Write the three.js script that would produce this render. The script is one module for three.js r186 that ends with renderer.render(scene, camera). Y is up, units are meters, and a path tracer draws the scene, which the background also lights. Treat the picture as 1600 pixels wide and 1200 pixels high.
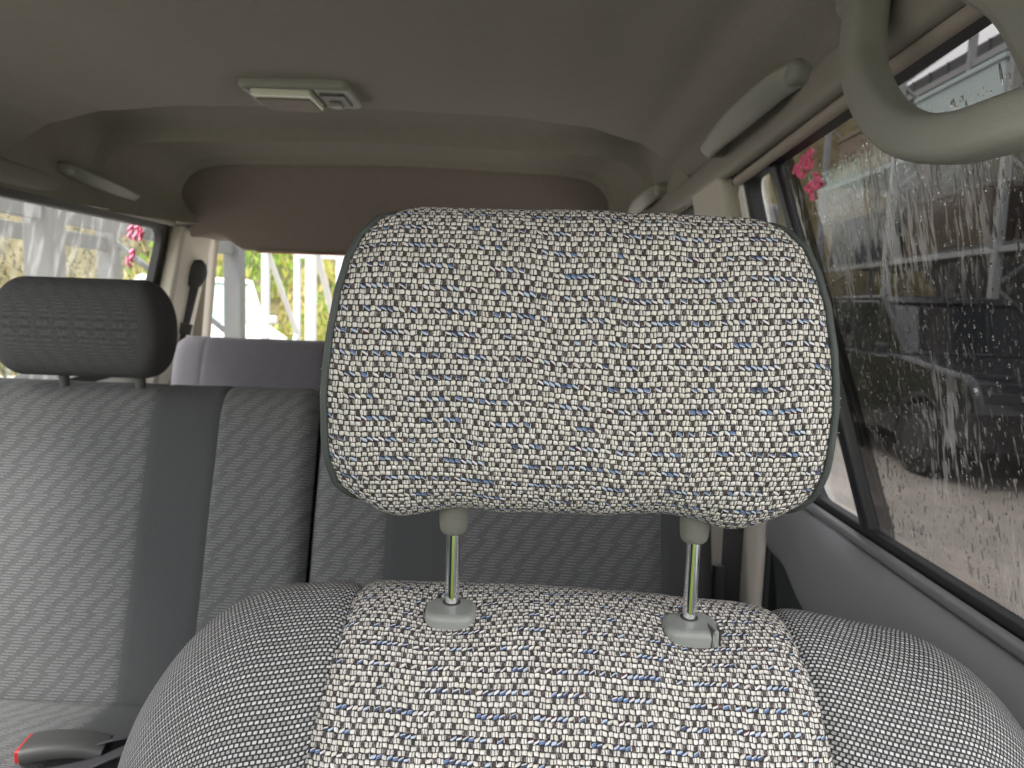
import * as THREE from 'three';
import { RoundedBoxGeometry } from 'three/addons/geometries/RoundedBoxGeometry.js';
import { mergeGeometries } from 'three/addons/utils/BufferGeometryUtils.js';
import { ImprovedNoise } from 'three/addons/math/ImprovedNoise.js';

/* ---------- camera, sky, sun, exposure ---------- */
const scene = new THREE.Scene();
const EYE = [0, 1.45, 0];
const camera = new THREE.PerspectiveCamera(55, 4 / 3, 0.02, 200);
camera.position.set(...EYE);
camera.rotation.set(THREE.MathUtils.degToRad(-5.85), THREE.MathUtils.degToRad(0.35), THREE.MathUtils.degToRad(2), 'YXZ');
camera.focus = 0.43; camera.userData.fStop = 15;
const renderer = new THREE.WebGLRenderer({ antialias: true });
renderer.toneMapping = THREE.LinearToneMapping;
renderer.toneMappingExposure = 5.2;
renderer.shadowMap.enabled = true;
{
  const W = 128, H = 64, d = new Float32Array(W * H * 4);
  for (let j = 0; j < H; j++) for (let i = 0; i < W; i++) {
    const el = ((j + 0.5) / H - 0.5) * Math.PI, t = Math.max(0, Math.sin(el)), k = 0.8 + 0.45 * t;
    d.set([k * 1.0, k * 0.99, k * 0.995, 1], (j * W + i) * 4);
  }
  const sky = new THREE.DataTexture(d, W, H, THREE.RGBAFormat, THREE.FloatType);
  sky.mapping = THREE.EquirectangularReflectionMapping; sky.magFilter = THREE.LinearFilter; sky.needsUpdate = true;
  scene.background = sky; scene.environment = sky;
}
const sun = new THREE.DirectionalLight(new THREE.Color(1, 0.97, 0.92), 1.2);
sun.position.set(-6, 14, 5); sun.castShadow = true; sun.shadow.radius = 40;
sun.shadow.mapSize.set(2048, 2048);
Object.assign(sun.shadow.camera, { left: -14, right: 14, top: 14, bottom: -14, near: 0.5, far: 60 });
scene.add(sun, sun.target);

/* ---------- helpers ---------- */
const CX = -0.34;                                   // middle of the car
const noise = new ImprovedNoise();
let seed = 20240611;
const rnd = () => { seed |= 0; seed = seed + 0x6D2B79F5 | 0; let t = Math.imul(seed ^ seed >>> 15, 1 | seed); t = t + Math.imul(t ^ t >>> 7, 61 | t) ^ t; return ((t ^ t >>> 14) >>> 0) / 4294967296; };
const hash = (a, b = 0, c = 0) => { let h = Math.imul(a | 0, 374761393) + Math.imul(b | 0, 668265263) + Math.imul(c | 0, 2147483647 ^ 0x5bd1e995); h = Math.imul(h ^ h >>> 13, 1274126177); return ((h ^ h >>> 16) >>> 0) / 4294967296; };
const clamp = (x, a = 0, b = 1) => Math.min(b, Math.max(a, x));
const smooth = (x) => { x = clamp(x); return x * x * (3 - 2 * x); };
const lerp = (a, b, t) => a + (b - a) * t;
const table = (x, pts) => { if (x <= pts[0][0]) return pts[0][1]; for (let i = 1; i < pts.length; i++) if (x <= pts[i][0]) return lerp(pts[i - 1][1], pts[i][1], smooth((x - pts[i - 1][0]) / (pts[i][0] - pts[i - 1][0])) * 0.5 + 0.5 * (x - pts[i - 1][0]) / (pts[i][0] - pts[i - 1][0])); return pts[pts.length - 1][1]; };
const taken = {};
const numbered = (n) => { const k = taken[n] = (taken[n] ?? -1) + 1; return k ? `${n}_${String(k).padStart(3, '0')}` : n; };
function tag(o, label, category, group, kind) { if (label) o.userData.label = label; if (category) o.userData.category = category; if (group) o.userData.group = group; if (kind) o.userData.kind = kind; return o; }
function thing(name, label, category, group) { const g = new THREE.Group(); g.name = numbered(name); scene.add(g); return tag(g, label, category, group); }
function part(name, geo, mat, parent, label) {
  const m = new THREE.Mesh(geo, mat); m.name = parent === scene ? numbered(name) : name; m.castShadow = m.receiveShadow = true; parent.add(m);
  if (label) m.userData.label = label; return m;
}
// surface from a grid of points; fn(i/nu, j/nv) -> [x, y, z, u, v]
function grid(nu, nv, fn, closeV = false) {
  const p = [], uv = [], idx = [];
  for (let j = 0; j <= nv; j++) for (let i = 0; i <= nu; i++) { const a = fn(i / nu, j / nv); p.push(a[0], a[1], a[2]); uv.push(a[3] ?? i / nu, a[4] ?? j / nv); }
  for (let j = 0; j < nv; j++) for (let i = 0; i < nu; i++) { const a = j * (nu + 1) + i, b = a + 1, c = a + nu + 1, d = c + 1; idx.push(a, b, d, a, d, c); }
  const g = new THREE.BufferGeometry();
  g.setAttribute('position', new THREE.Float32BufferAttribute(p, 3)); g.setAttribute('uv', new THREE.Float32BufferAttribute(uv, 2)); g.setIndex(idx); g.computeVertexNormals();
  if (closeV) { const n = g.attributes.normal; for (let i = 0; i <= nu; i++) { const a = i, b = nv * (nu + 1) + i, v = new THREE.Vector3(n.getX(a) + n.getX(b), n.getY(a) + n.getY(b), n.getZ(a) + n.getZ(b)).normalize(); n.setXYZ(a, v.x, v.y, v.z); n.setXYZ(b, v.x, v.y, v.z); } }
  return g;
}
const V = (x, y, z) => new THREE.Vector3(x, y, z);
const box = (w, h, d, x, y, z, r = 0.004) => new RoundedBoxGeometry(w, h, d, 2, Math.min(r, w / 2.1, h / 2.1, d / 2.1)).translate(x, y, z);
const merge = (a) => mergeGeometries(a.map((g) => { g = g.index ? g.toNonIndexed() : g; for (const k of Object.keys(g.attributes)) if (!['position', 'normal', 'uv'].includes(k)) g.deleteAttribute(k); return g; }));
// tube with its own section: sec(t) -> [half width along ref, half height, exponent]
function sweep(pts, sec, ref, n = 60, m = 20) {
  const c = new THREE.CatmullRomCurve3(pts.map((p) => V(...p)), false, 'centripetal'), L = c.getLength();
  const one = (t, a) => {
    const o = c.getPointAt(t), T = c.getTangentAt(t), b = ref.clone().addScaledVector(T, -ref.dot(T)).normalize(), nn = T.clone().cross(b);
    const [w, h, e = 2.6] = sec(t), ca = Math.cos(a), sa = Math.sin(a);
    return o.addScaledVector(b, w * Math.sign(ca) * Math.abs(ca) ** (2 / e)).addScaledVector(nn, h * Math.sign(sa) * Math.abs(sa) ** (2 / e));
  };
  const body = grid(n, m, (u, v) => { const q = one(u, -v * 2 * Math.PI); return [q.x, q.y, q.z, u * L, v * 0.08]; }, true);
  const cap = (t, s) => grid(m, 2, (u, v) => { const a = u * 2 * Math.PI * s, e = one(t, a), o = c.getPointAt(t); e.lerp(o, v * 0.999); return [e.x, e.y, e.z, u, v]; });
  return merge([body, cap(0, 1), cap(1, -1)]);
}
const tube = (pts, r, n = 40, m = 10, closed = false) => new THREE.TubeGeometry(new THREE.CatmullRomCurve3(pts.map((p) => V(...p)), closed, 'centripetal'), n, r, m, closed);
// bar between two points
function bar(a, b, w, h = w) {
  const A = V(...a), B = V(...b), d = B.clone().sub(A), g = new RoundedBoxGeometry(w, d.length(), h, 1, Math.min(w, h) * 0.15);
  g.applyQuaternion(new THREE.Quaternion().setFromUnitVectors(V(0, 1, 0), d.normalize())); return g.translate(...A.add(B).multiplyScalar(0.5).toArray());
}
// smooth open profile in (y, z) sampled evenly: [{y, z, ny, nz, s}]
function profile(pts, n, turn = 1) {
  const c = new THREE.CatmullRomCurve3(pts.map(([y, z]) => V(0, y, z)), false, 'centripetal'), L = c.getLength(), out = [];
  c.arcLengthDivisions = 600; c.updateArcLengths();
  for (let i = 0; i <= n; i++) { const p = c.getPointAt(i / n), t = c.getTangentAt(i / n); out.push({ y: p.y, z: p.z, ny: turn * t.z, nz: -turn * t.y, s: L * i / n }); }
  return out;
}

/* ---------- textures ---------- */
function tex(W, H, fn, srgb, rep) {
  const d = new Uint8Array(W * H * 4);
  for (let j = 0; j < H; j++) for (let i = 0; i < W; i++) { const c = fn(i, j); const k = (j * W + i) * 4; d[k] = clamp(c[0], 0, 1) * 255; d[k + 1] = clamp(c[1], 0, 1) * 255; d[k + 2] = clamp(c[2], 0, 1) * 255; d[k + 3] = 255; }
  const t = new THREE.DataTexture(d, W, H); t.wrapS = t.wrapT = THREE.RepeatWrapping; t.magFilter = THREE.LinearFilter; t.minFilter = THREE.LinearMipmapLinearFilter; t.generateMipmaps = true;
  if (srgb) t.colorSpace = THREE.SRGBColorSpace; if (rep) t.repeat.set(1 / rep[0], 1 / rep[1]); t.needsUpdate = true; return t;
}
function pair(W, H, fn, rep) {                      // fn -> [r, g, b, height]; colour map and bump map
  const c = new Float32Array(W * H * 4); for (let j = 0; j < H; j++) for (let i = 0; i < W; i++) c.set(fn(i, j), (j * W + i) * 4);
  return { map: tex(W, H, (i, j) => c.subarray((j * W + i) * 4), true, rep), bumpMap: tex(W, H, (i, j) => { const h = c[(j * W + i) * 4 + 3]; return [h, h, h]; }, false, rep) };
}
const mod = (a, n) => ((a % n) + n) % n;

// chunky grey and off-white basket weave with a twisted blue yarn in every fourth row
const WEAVE = [96 * 0.00318, 96 * 0.00305];
const weave = pair(2048, 2048, (i, j) => {
  const N = 96, gx = i / 2048 * N, gy = j / 2048 * N;
  const wy = gy + 0.10 * Math.sin(gx * 2 * Math.PI / 12) + 0.07 * Math.sin(gx * 2 * Math.PI / 2.0 + Math.floor(gy)), wx = gx + 0.09 * Math.sin(gy * 2 * Math.PI / 3 + 1.7 * Math.floor(gx)) * 0.6;
  const r = mod(Math.floor(wy), N), c = mod(Math.floor(wx), N), fx = mod(wx, 1), fy = mod(wy, 1);
  const cc = c + Math.floor(r * 0.5), blk = Math.floor(cc / 6), white = (blk + r) % 2 === 0, k = cc % 6;
  const yarnHere = hash(c, r, 15), h1 = hash(c, r, 1), h2 = hash(c, r, 2), h3 = hash(c, r, 3), blueRow = r % 4 === 0;
  const fibre = (hash(i, j, 7) - 0.5) * 0.05 + 0.025 * Math.sin(i * 1.1 + j * 0.4 + h1 * 6);
  const soft = (x, y, hw, hh, rr) => { const qx = Math.abs(x) - hw + rr, qy = Math.abs(y) - hh + rr; return Math.min(Math.max(qx, qy), 0) + Math.hypot(Math.max(qx, 0), Math.max(qy, 0)) - rr; };
  let col = [0.15, 0.135, 0.135], ht = 0.02 + 0.08 * hash(i >> 1, j, 9);
  const put = (d, rgb, top) => { const a = smooth(-d / 0.06 + 0.5); if (a > 0) { col = col.map((x, n) => lerp(x, rgb[n] + fibre, a)); ht = Math.max(ht, top * (0.25 + 0.75 * Math.sqrt(clamp(-d / 0.34)))); } };
  const tone = 0.825 + 0.08 * (h1 - 0.5), warm = 0.03 * (h2 - 0.3), W = [tone, tone - 0.012 - warm * 0.3, tone - 0.03 - warm];
  const twist = blueRow && (white ? yarnHere < 0.85 : k % 2 === 1 && yarnHere < 0.5);
  if (white || twist) {
    if (twist) {                                  // twisted yarn: slanting strands of blue, white and maroon
      const t = fy + (fx - 0.5) * 0.55 + (h1 - 0.5) * 0.3, q = hash(c, r, 11), pale = h2 < 0.5 ? [0.84, 0.83, 0.84] : [0.7, 0.75, 0.83], blue = h3 < 0.65 ? [0.38, 0.47, 0.63] : [0.27, 0.31, 0.42], wine = h2 < 0.4 ? [0.4, 0.22, 0.26] : [0.26, 0.22, 0.25];
      const y = q < 0.3 ? (t > 0.42 ? blue : t > 0.2 ? pale : wine) : q < 0.55 ? (t > 0.72 ? blue : t > 0.3 ? pale : wine) : q < 0.75 ? (t > 0.8 ? [0.55, 0.63, 0.76] : t > 0.22 ? pale : wine) : W;
      put(soft(fx - 0.5 + (fy - 0.5) * 0.35, fy - 0.5 + (fx - 0.5) * 0.3, 0.44, 0.36, 0.22), y, 0.95);
    } else put(soft(fx - 0.5 + (h3 - 0.5) * 0.06, fy - 0.5 + (h1 - 0.5) * 0.06, 0.405 + 0.03 * h2, 0.435 - 0.03 * h3, 0.2), W, 1);
  } else if (k % 2 === 0) {
    const f = hash(i >> 2, (j >> 3) + c, 4), g = 0.15 + 0.3 * f * f * f + 0.07 * h1, m = blueRow && h2 < 0.5 ? 0.86 : 0.93;
    put(soft(fx - 0.5, fy - 0.5, 0.36, 0.46, 0.12), [g * 1.02, g * (m + 0.02), g * (m + 0.02)], 0.25);
    put(soft(fx - 0.02 + (h3 - 0.5) * 0.05, fy - 0.5, 0.1, 0.45, 0.08), W.map((x) => x * 0.97), 0.7); put(soft(fx - 0.98 + (h2 - 0.5) * 0.05, fy - 0.5, 0.1, 0.45, 0.08), W.map((x) => x * 0.97), 0.7);
  } else {
    put(soft(fx - 0.24 + (h2 - 0.5) * 0.08, fy - 0.5, 0.2, 0.47, 0.14), W, 0.8);
    put(soft(fx - 0.76 + (h1 - 0.5) * 0.08, fy - 0.5, 0.19 + 0.03 * h2, 0.47, 0.14), W.map((x) => x * (0.94 + 0.08 * h3)), 0.8);
  }
  return [...col, ht];
}, WEAVE);

// small grey basket weave of the side bolsters
const BOLSTER = [64 * 0.00305, 64 * 0.0026];
const small = pair(1024, 1024, (i, j) => {
  const gx = i / 16, gy = j / 16, r = Math.floor(gy), x = gx + (r % 2) * 0.5, c = mod(Math.floor(x), 64), fx = mod(x, 1) - 0.5, fy = mod(gy, 1) - 0.5, h = hash(c, r, 21);
  const q = Math.hypot(Math.max(Math.abs(fx + fy * 0.12) - 0.19, 0), Math.max(Math.abs(fy) - 0.2, 0)), a = smooth((0.2 - q) / 0.09);
  const f = (hash(i, j, 22) - 0.5) * 0.07, li = (r % 2 ? 0.6 : 0.73) + 0.07 * (h - 0.5) + f, dk = 0.15 + f + 0.06 * hash(i >> 1, j >> 2, 3);
  return [lerp(dk * 1.0, li * 0.995, a), lerp(dk, li * 0.995, a), lerp(dk * 1.02, li, a), 0.1 + 0.9 * a * Math.sqrt(clamp(1 - q * q * 20 - (Math.abs(fx) + Math.abs(fy)) * 0.5))];
}, BOLSTER);

// grey jacquard of the rear seats: leaning stacks of dashes
const JACQ = [0.128, 0.143];
const jacquard = (light, deep) => pair(1024, 1024, (i, j) => {
  const x = i / 1024 * 136, y = j / 1024 * 150, row = Math.floor(y / 5), fy = mod(y / 5, 1), g = Math.floor(row / 5), off = (row % 5) * 4 + (g % 2) * 10;
  const xx = mod(x + off, 34), h = hash(row, Math.floor((x + off) / 34), 31), n = (hash(i, j, 32) - 0.5) * 0.06 + (hash(i >> 2, j >> 2, 33) - 0.5) * 0.09 + (hash(i >> 4, j >> 3, 34) - 0.5) * 0.05;
  let a;
  if (xx > 2 && xx < 21 + 2 * h) a = smooth((0.37 - Math.abs(fy - 0.5)) / 0.1);
  else { const p = mod(x / 3.4 + row * 0.5, 1), q = mod(y / 2.5, 1); a = 0.3 + 0.5 * (p < 0.5 ? 1 : 0) * smooth((0.4 - Math.abs(q - 0.5)) / 0.2); }
  const v = lerp(deep, light, a) + n;
  return [v * 0.985, v, v * 1.005, clamp(a * 0.8 + n)];
}, JACQ);
const jacq = jacquard(0.475, 0.29), jacqDark = jacquard(0.315, 0.255);
const rib = pair(256, 256, (i, j) => { const q = Math.abs(Math.sin(j / 256 * Math.PI * 24)), n = (hash(i, j, 41) - 0.5) * 0.05 + (hash(i >> 3, j >> 1, 42) - 0.5) * 0.03, v = 0.27 + 0.02 * q + n; return [v * 0.98, v, v * 1.02, q * 0.7 + n]; }, [0.06, 0.06]);
const grainBump = tex(512, 512, (i, j) => { const n = noise.noise(i / 6, j / 6, 0.3) * 0.5 + noise.noise(i / 2.7, j / 2.7, 4.3) * 0.35, v = 0.5 + 0.5 * n; return [v, v, v]; }, false, [0.05, 0.05]);
const clothBump = tex(512, 512, (i, j) => { const v = 0.5 + 0.4 * (hash(i >> 1, j >> 1, 51) - 0.5) + 0.3 * (hash(i >> 3, j >> 2, 52) - 0.5); return [v, v, v]; }, false, [0.12, 0.12]);
const clothMap = (r, g, b, amp = 0.035) => tex(512, 512, (i, j) => { const n = amp * (hash(i >> 1, j >> 1, 53) - 0.5) + amp * 0.25 * noise.noise(i / 60, j / 60, 1.5) + amp * 0.6 * (hash(i >> 3, j >> 2, 54) - 0.5); return [r + n, g + n, b + n]; }, true, [0.12, 0.12]);

/* ---------- materials ---------- */
const std = (o) => { const m = new THREE.MeshStandardMaterial({ side: THREE.DoubleSide, roughness: 0.8, metalness: 0, ...o }); if (Array.isArray(o.rgb)) { } return m; };
const C = (r, g, b) => new THREE.Color().setRGB(r, g, b);
const M = {
  weave: std({ ...weave, bumpScale: 0.0014, roughness: 0.92 }),
  bolster: std({ ...small, bumpScale: 0.0007, roughness: 0.9 }),
  jacq: std({ ...jacq, bumpScale: 0.0005, roughness: 0.95 }),
  jacqDark: std({ ...jacqDark, bumpScale: 0.0005, roughness: 0.95 }),
  rib: std({ ...rib, bumpScale: 0.0004, roughness: 0.95 }),
  vinyl: std({ color: C(0.05, 0.06, 0.058), roughness: 0.42, bumpMap: grainBump, bumpScale: 0.0002 }),
  chrome: std({ color: C(0.86, 0.87, 0.88), metalness: 1, roughness: 0.045 }),
  sleeve: std({ color: C(0.16, 0.16, 0.135), roughness: 0.5, bumpMap: grainBump, bumpScale: 0.0004 }),
  guide: std({ color: C(0.215, 0.225, 0.215), roughness: 0.42, bumpMap: grainBump, bumpScale: 0.00015 }),
  slot: std({ color: C(0.03, 0.03, 0.03), roughness: 0.6 }),
  headliner: std({ map: clothMap(0.53, 0.512, 0.478), bumpMap: clothBump, bumpScale: 0.0006, roughness: 1 }),
  trim: std({ color: C(0.24, 0.225, 0.195), roughness: 0.6, bumpMap: grainBump, bumpScale: 0.0002 }),
  pillar: std({ color: C(0.52, 0.48, 0.42), roughness: 0.6, bumpMap: grainBump, bumpScale: 0.0002 }),
  handle: std({ color: C(0.25, 0.25, 0.22), roughness: 0.5, bumpMap: grainBump, bumpScale: 0.0003 }),
  strip: std({ color: C(0.33, 0.29, 0.25), roughness: 0.75 }),
  header: std({ map: clothMap(0.48, 0.44, 0.415, 0.03), roughness: 0.8, bumpMap: grainBump, bumpScale: 0.0002 }),
  amber: std({ color: C(0.36, 0.13, 0.045), roughness: 0.5 }),
  paint: std({ color: C(0.78, 0.79, 0.75), roughness: 0.3 }),
  rubber: std({ color: C(0.018, 0.019, 0.021), roughness: 0.55 }),
  rubberShine: std({ color: C(0.022, 0.023, 0.026), roughness: 0.3 }),
  doorGrey: std({ color: C(0.18, 0.18, 0.19), roughness: 0.5, bumpMap: grainBump, bumpScale: 0.0003 }),
  ledge: std({ color: C(0.17, 0.172, 0.178), roughness: 0.4 }),
  insert: std({ map: clothMap(0.17, 0.185, 0.185), roughness: 1, bumpMap: clothBump, bumpScale: 0.0006 }),
  carpet: std({ map: clothMap(0.2, 0.2, 0.2), roughness: 1 }),
  belt: std({ color: C(0.075, 0.072, 0.082), roughness: 0.6 }),
  beltCover: std({ color: C(0.07, 0.07, 0.068), roughness: 0.5 }),
  red: std({ color: C(0.55, 0.03, 0.03), roughness: 0.4 }),
  purple: std({ map: clothMap(0.395, 0.382, 0.405), roughness: 0.95, bumpMap: clothBump, bumpScale: 0.0006 }),
  purpleDark: std({ map: clothMap(0.3, 0.29, 0.305), roughness: 0.95, bumpMap: clothBump, bumpScale: 0.0006 }),
  lens: std({ color: C(0.62, 0.64, 0.52), roughness: 0.25 }),
  lensPlate: std({ color: C(0.15, 0.12, 0.10), roughness: 0.6 }),
  lampBody: std({ color: C(0.22, 0.225, 0.19), roughness: 0.5 }),
  pink: std({ color: C(0.9, 0.17, 0.32), roughness: 0.7 }),
  dash: std({ color: C(0.08, 0.08, 0.085), roughness: 0.6 }),
  steel: std({ color: C(0.075, 0.078, 0.08), roughness: 0.55 }),
  steelPale: std({ color: C(0.42, 0.43, 0.44), roughness: 0.5 }),
  steelGrey: std({ color: C(0.27, 0.28, 0.29), roughness: 0.5 }),
  blackPaint: std({ color: C(0.012, 0.013, 0.016), roughness: 0.12 }),
  whitePaint: std({ color: C(0.4, 0.4, 0.4), roughness: 0.15 }),
  darkGlass: std({ color: C(0.012, 0.014, 0.016), roughness: 0.04 }),
  greenGlass: std({ color: C(0.2, 0.3, 0.25), roughness: 0.05 }),
  tyre: std({ color: C(0.02, 0.02, 0.02), roughness: 0.85 }),
  hub: std({ color: C(0.04, 0.04, 0.042), roughness: 0.45 }),
};
const glass = (o = {}) => new THREE.MeshPhysicalMaterial({ color: C(0.95, 0.955, 0.955), transmission: 1, thickness: 0, ior: 1.5, roughness: 0, side: THREE.DoubleSide, ...o });
M.glass = glass();

/* ---------- car shell ---------- */
const SX = (y) => (y <= 1.18 ? 0.795 : 0.795 - (y - 1.18) * 0.26);          // half width of the car's side at a height
const DROP = [[0, 0], [0.3, 0.006], [0.45, 0.02], [0.55, 0.044], [0.61, 0.078], [0.66, 0.112]];
function HY(x, z) {                                                          // height of the headliner's front sheet
  return 1.812 - (z > -0.1 ? 0.05 * ((z + 0.1) / 0.42) ** 2 : 0) - table(Math.abs(x - CX), DROP);
}
const roundPath = (P, pts, r) => {
  const n = pts.length;
  for (let i = 0; i < n; i++) {
    const a = V(...pts[(i + n - 1) % n], 0), b = V(...pts[i], 0), c = V(...pts[(i + 1) % n], 0);
    const p = b.clone().add(a.clone().sub(b).setLength(Math.min(r, a.distanceTo(b) / 2.1))), q = b.clone().add(c.clone().sub(b).setLength(Math.min(r, c.distanceTo(b) / 2.1)));
    if (i === 0) P.moveTo(p.x, p.y); else P.lineTo(p.x, p.y);
    P.quadraticCurveTo(b.x, b.y, q.x, q.y);
  }
  P.closePath(); return P;
};
// plate cut from the car's leaning side; points are (z, y); c0..c1 is its depth outward from the inner face
function sidePlate(side, pts, holes, c0, c1, r = 0.01, bevel = 0.004) {
  const s = roundPath(new THREE.Shape(), pts, r); for (const h of holes) s.holes.push(roundPath(new THREE.Path(), h.pts, h.r));
  const g = new THREE.ExtrudeGeometry(s, { depth: c1 - c0 - 2 * bevel, bevelEnabled: bevel > 0, bevelSize: bevel, bevelThickness: bevel, bevelOffset: -bevel, bevelSegments: 3, curveSegments: 10 });
  const p = g.attributes.position, uv = g.attributes.uv;
  for (let i = 0; i < p.count; i++) { const z = p.getX(i), y = p.getY(i), c = p.getZ(i) + c0 + bevel; p.setXYZ(i, CX + side * (SX(y) + c), y, z); uv.setXY(i, z, y); }
  g.computeVertexNormals(); return g;
}
function sidePane(side, pts, c, r = 0.03) {
  const g = new THREE.ShapeGeometry(roundPath(new THREE.Shape(), pts, r), 10), p = g.attributes.position, uv = g.attributes.uv;
  for (let i = 0; i < p.count; i++) { const z = p.getX(i), y = p.getY(i); p.setXYZ(i, CX + side * (SX(y) + c), y, z); uv.setXY(i, z, y); }
  g.computeVertexNormals(); return g;
}
const grow = (pts, d) => { const cx = pts.reduce((a, p) => a + p[0], 0) / pts.length, cy = pts.reduce((a, p) => a + p[1], 0) / pts.length; return pts.map(([x, y]) => [x + d * Math.sign(x - cx), y + d * Math.sign(y - cy)]); };
const W_FRONT = [[0.72, 1.2], [0.18, 1.66], [-0.33, 1.66], [-0.33, 1.2]];
const W_DOOR = [[-0.425, 1.178], [-0.435, 1.6], [-0.49, 1.682], [-1.135, 1.658], [-1.1, 1.178]];
const W_QUARTER = [[-1.35, 1.2], [-1.37, 1.648], [-2.125, 1.652], [-2.145, 1.24]];
const holes = [{ pts: W_FRONT, r: 0.04 }, { pts: W_DOOR, r: 0.03 }, { pts: W_QUARTER, r: 0.05 }];

{ // headliner: the front sheet, then arched bands that each narrow towards a lip
  const sheet = grid(90, 60, (u, v) => { const z = lerp(0.32, -1.42, v), q = 2 * u - 1, x = CX + 0.66 * Math.sign(q) * Math.abs(q) ** 0.8; return [x, HY(x, z), z, x, z]; });
  const arch = (w, top, foot = 0) => { const h = [[-w + foot, 1.645], [-w + foot * 0.3, 1.69], [-w, top - 0.085], [-w + 0.012, top - 0.052], [-w + 0.042, top - 0.024], [-w + 0.1, top - 0.008], [-w * 0.5, top]], c = new THREE.CatmullRomCurve3([...h, [0, top + 0.007], ...h.slice().reverse().map(([d, y]) => [-d, y])].map(([d, y]) => V(d, y, 0)), false, 'centripetal'); c.arcLengthDivisions = 400; return c.getSpacedPoints(120); };
  const rows = [[0.644, 1.84, 0, -1.4], [0.644, 1.885, 0, -1.425], [0.643, 1.888, 0, -1.46], [0.64, 1.862, 0.003, -1.58], [0.635, 1.84, 0.01, -1.665], [0.631, 1.829, 0.012, -1.692], [0.622, 1.811, 0.012, -1.706], [0.619, 1.803, 0.013, -1.711], [0.62, 1.803, 0.013, -1.716], [0.626, 1.815, 0.012, -1.722], [0.64, 1.875, 0, -1.735], [0.636, 1.878, 0, -1.77], [0.612, 1.852, 0.01, -1.87], [0.59, 1.836, 0.03, -1.945], [0.578, 1.824, 0.045, -1.975], [0.57, 1.811, 0.05, -1.988], [0.568, 1.806, 0.05, -1.992], [0.575, 1.816, 0.05, -2.0], [0.62, 1.87, 0.02, -2.02], [0.64, 1.88, 0, -2.36]];
  const lines = rows.map(([w, t, f]) => arch(w, t, f));
  const bands = grid(120, rows.length * 6, (u, v) => { const q = Math.min(v * (rows.length - 1), rows.length - 1.0001), i = Math.floor(q), f = q - i, k = Math.round(u * 120), p = lines[i][k], n = lines[i + 1][k], x = CX + lerp(p.x, n.x, f), z = lerp(rows[i][3], rows[i + 1][3], f); return [x, lerp(p.y, n.y, f), z, x, z]; });
  const o = part('headliner', merge([sheet, bands]), M.headliner, scene); tag(o, 'beige grey cloth headliner with stepped ribs across the rear', 'headliner', null, 'structure');
}
const body = thing('car_body', 'white car body shell around the cabin with beige pillar trim', 'car body');
body.userData.kind = 'structure';
part('roof_panel', grid(40, 30, (u, v) => { const x = CX + (2 * u - 1) * 0.705, z = lerp(0.36, -2.44, v), d = Math.abs(x - CX); return [x, 1.925 - 0.215 * (d / 0.705) ** 6 - (z > -0.1 ? 0.06 * ((z + 0.1) / 0.45) ** 2 : 0), z]; }), M.paint, body);
for (const s of [-1, 1]) {
  part('body_side', sidePlate(s, [[0.95, 0.5], [0.95, 1.16], [0.36, 1.735], [-2.4, 1.73], [-2.4, 0.5]], holes, 0.0, 0.024, 0.03), M.paint, body);
  part('front_pillar', bar([CX + s * 0.665, 1.74, 0.3], [CX + s * 0.79, 1.14, 0.96], 0.06, 0.06), M.trim, body);
  part('pillar_trim', sidePlate(s, [[-0.335, 1.12], [-0.34, 1.72], [-0.57, 1.70], [-0.538, 1.67], [-0.512, 1.65], [-0.497, 1.622], [-0.488, 1.597], [-0.476, 1.565], [-0.458, 1.51], [-0.43, 1.12]], [], -0.035, -0.001, 0.02, 0.012), M.handle, body, 'grey beige centre pillar trim');
  part('pillar_trim', sidePlate(s, [[-1.14, 1.0], [-1.165, 1.668], [-1.355, 1.668], [-1.335, 1.0]], [], -0.03, -0.001, 0.02, 0.01), M.pillar, body);
  part('pillar_trim', sidePlate(s, [[-2.155, 1.05], [-2.136, 1.73], [-2.345, 1.73], [-2.345, 1.05]], [], -0.045, -0.001, 0.03, 0.012), M.pillar, body);
  part('rail_trim', sweep([[CX + s * 0.648, 1.70, 0.1], [CX + s * 0.648, 1.7, -0.55], [CX + s * 0.65, 1.683, -1.14], [CX + s * 0.65, 1.675, -1.5], [CX + s * 0.65, 1.672, -2.14]], () => [0.012, 0.024, 3], V(1, 0, 0), 60, 16), M.trim, body, 'beige roof rail trim');
  part('weatherstrip', tube([[CX + s * 0.657, 1.676, 0.06], [CX + s * 0.658, 1.674, -0.55], [CX + s * 0.662, 1.652, -1.14]], 0.0075, 60, 10), M.strip, body);
  part('weatherstrip', tube([[CX + s * 0.662, 1.652, -1.15], [CX + s * 0.672, 1.635, -1.165], [CX + s * 0.70, 1.53, -1.158], [CX + s * 0.78, 1.2, -1.135]], 0.007, 40, 10), M.strip, body);
  part('lower_trim', sidePlate(s, [[-1.17, 0.56], [-1.17, 1.17], [-2.34, 1.2], [-2.34, 0.56]], [], -0.05, -0.001, 0.03, 0.012), M.pillar, body, 'beige trim panel beside the rear seats');
}
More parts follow.
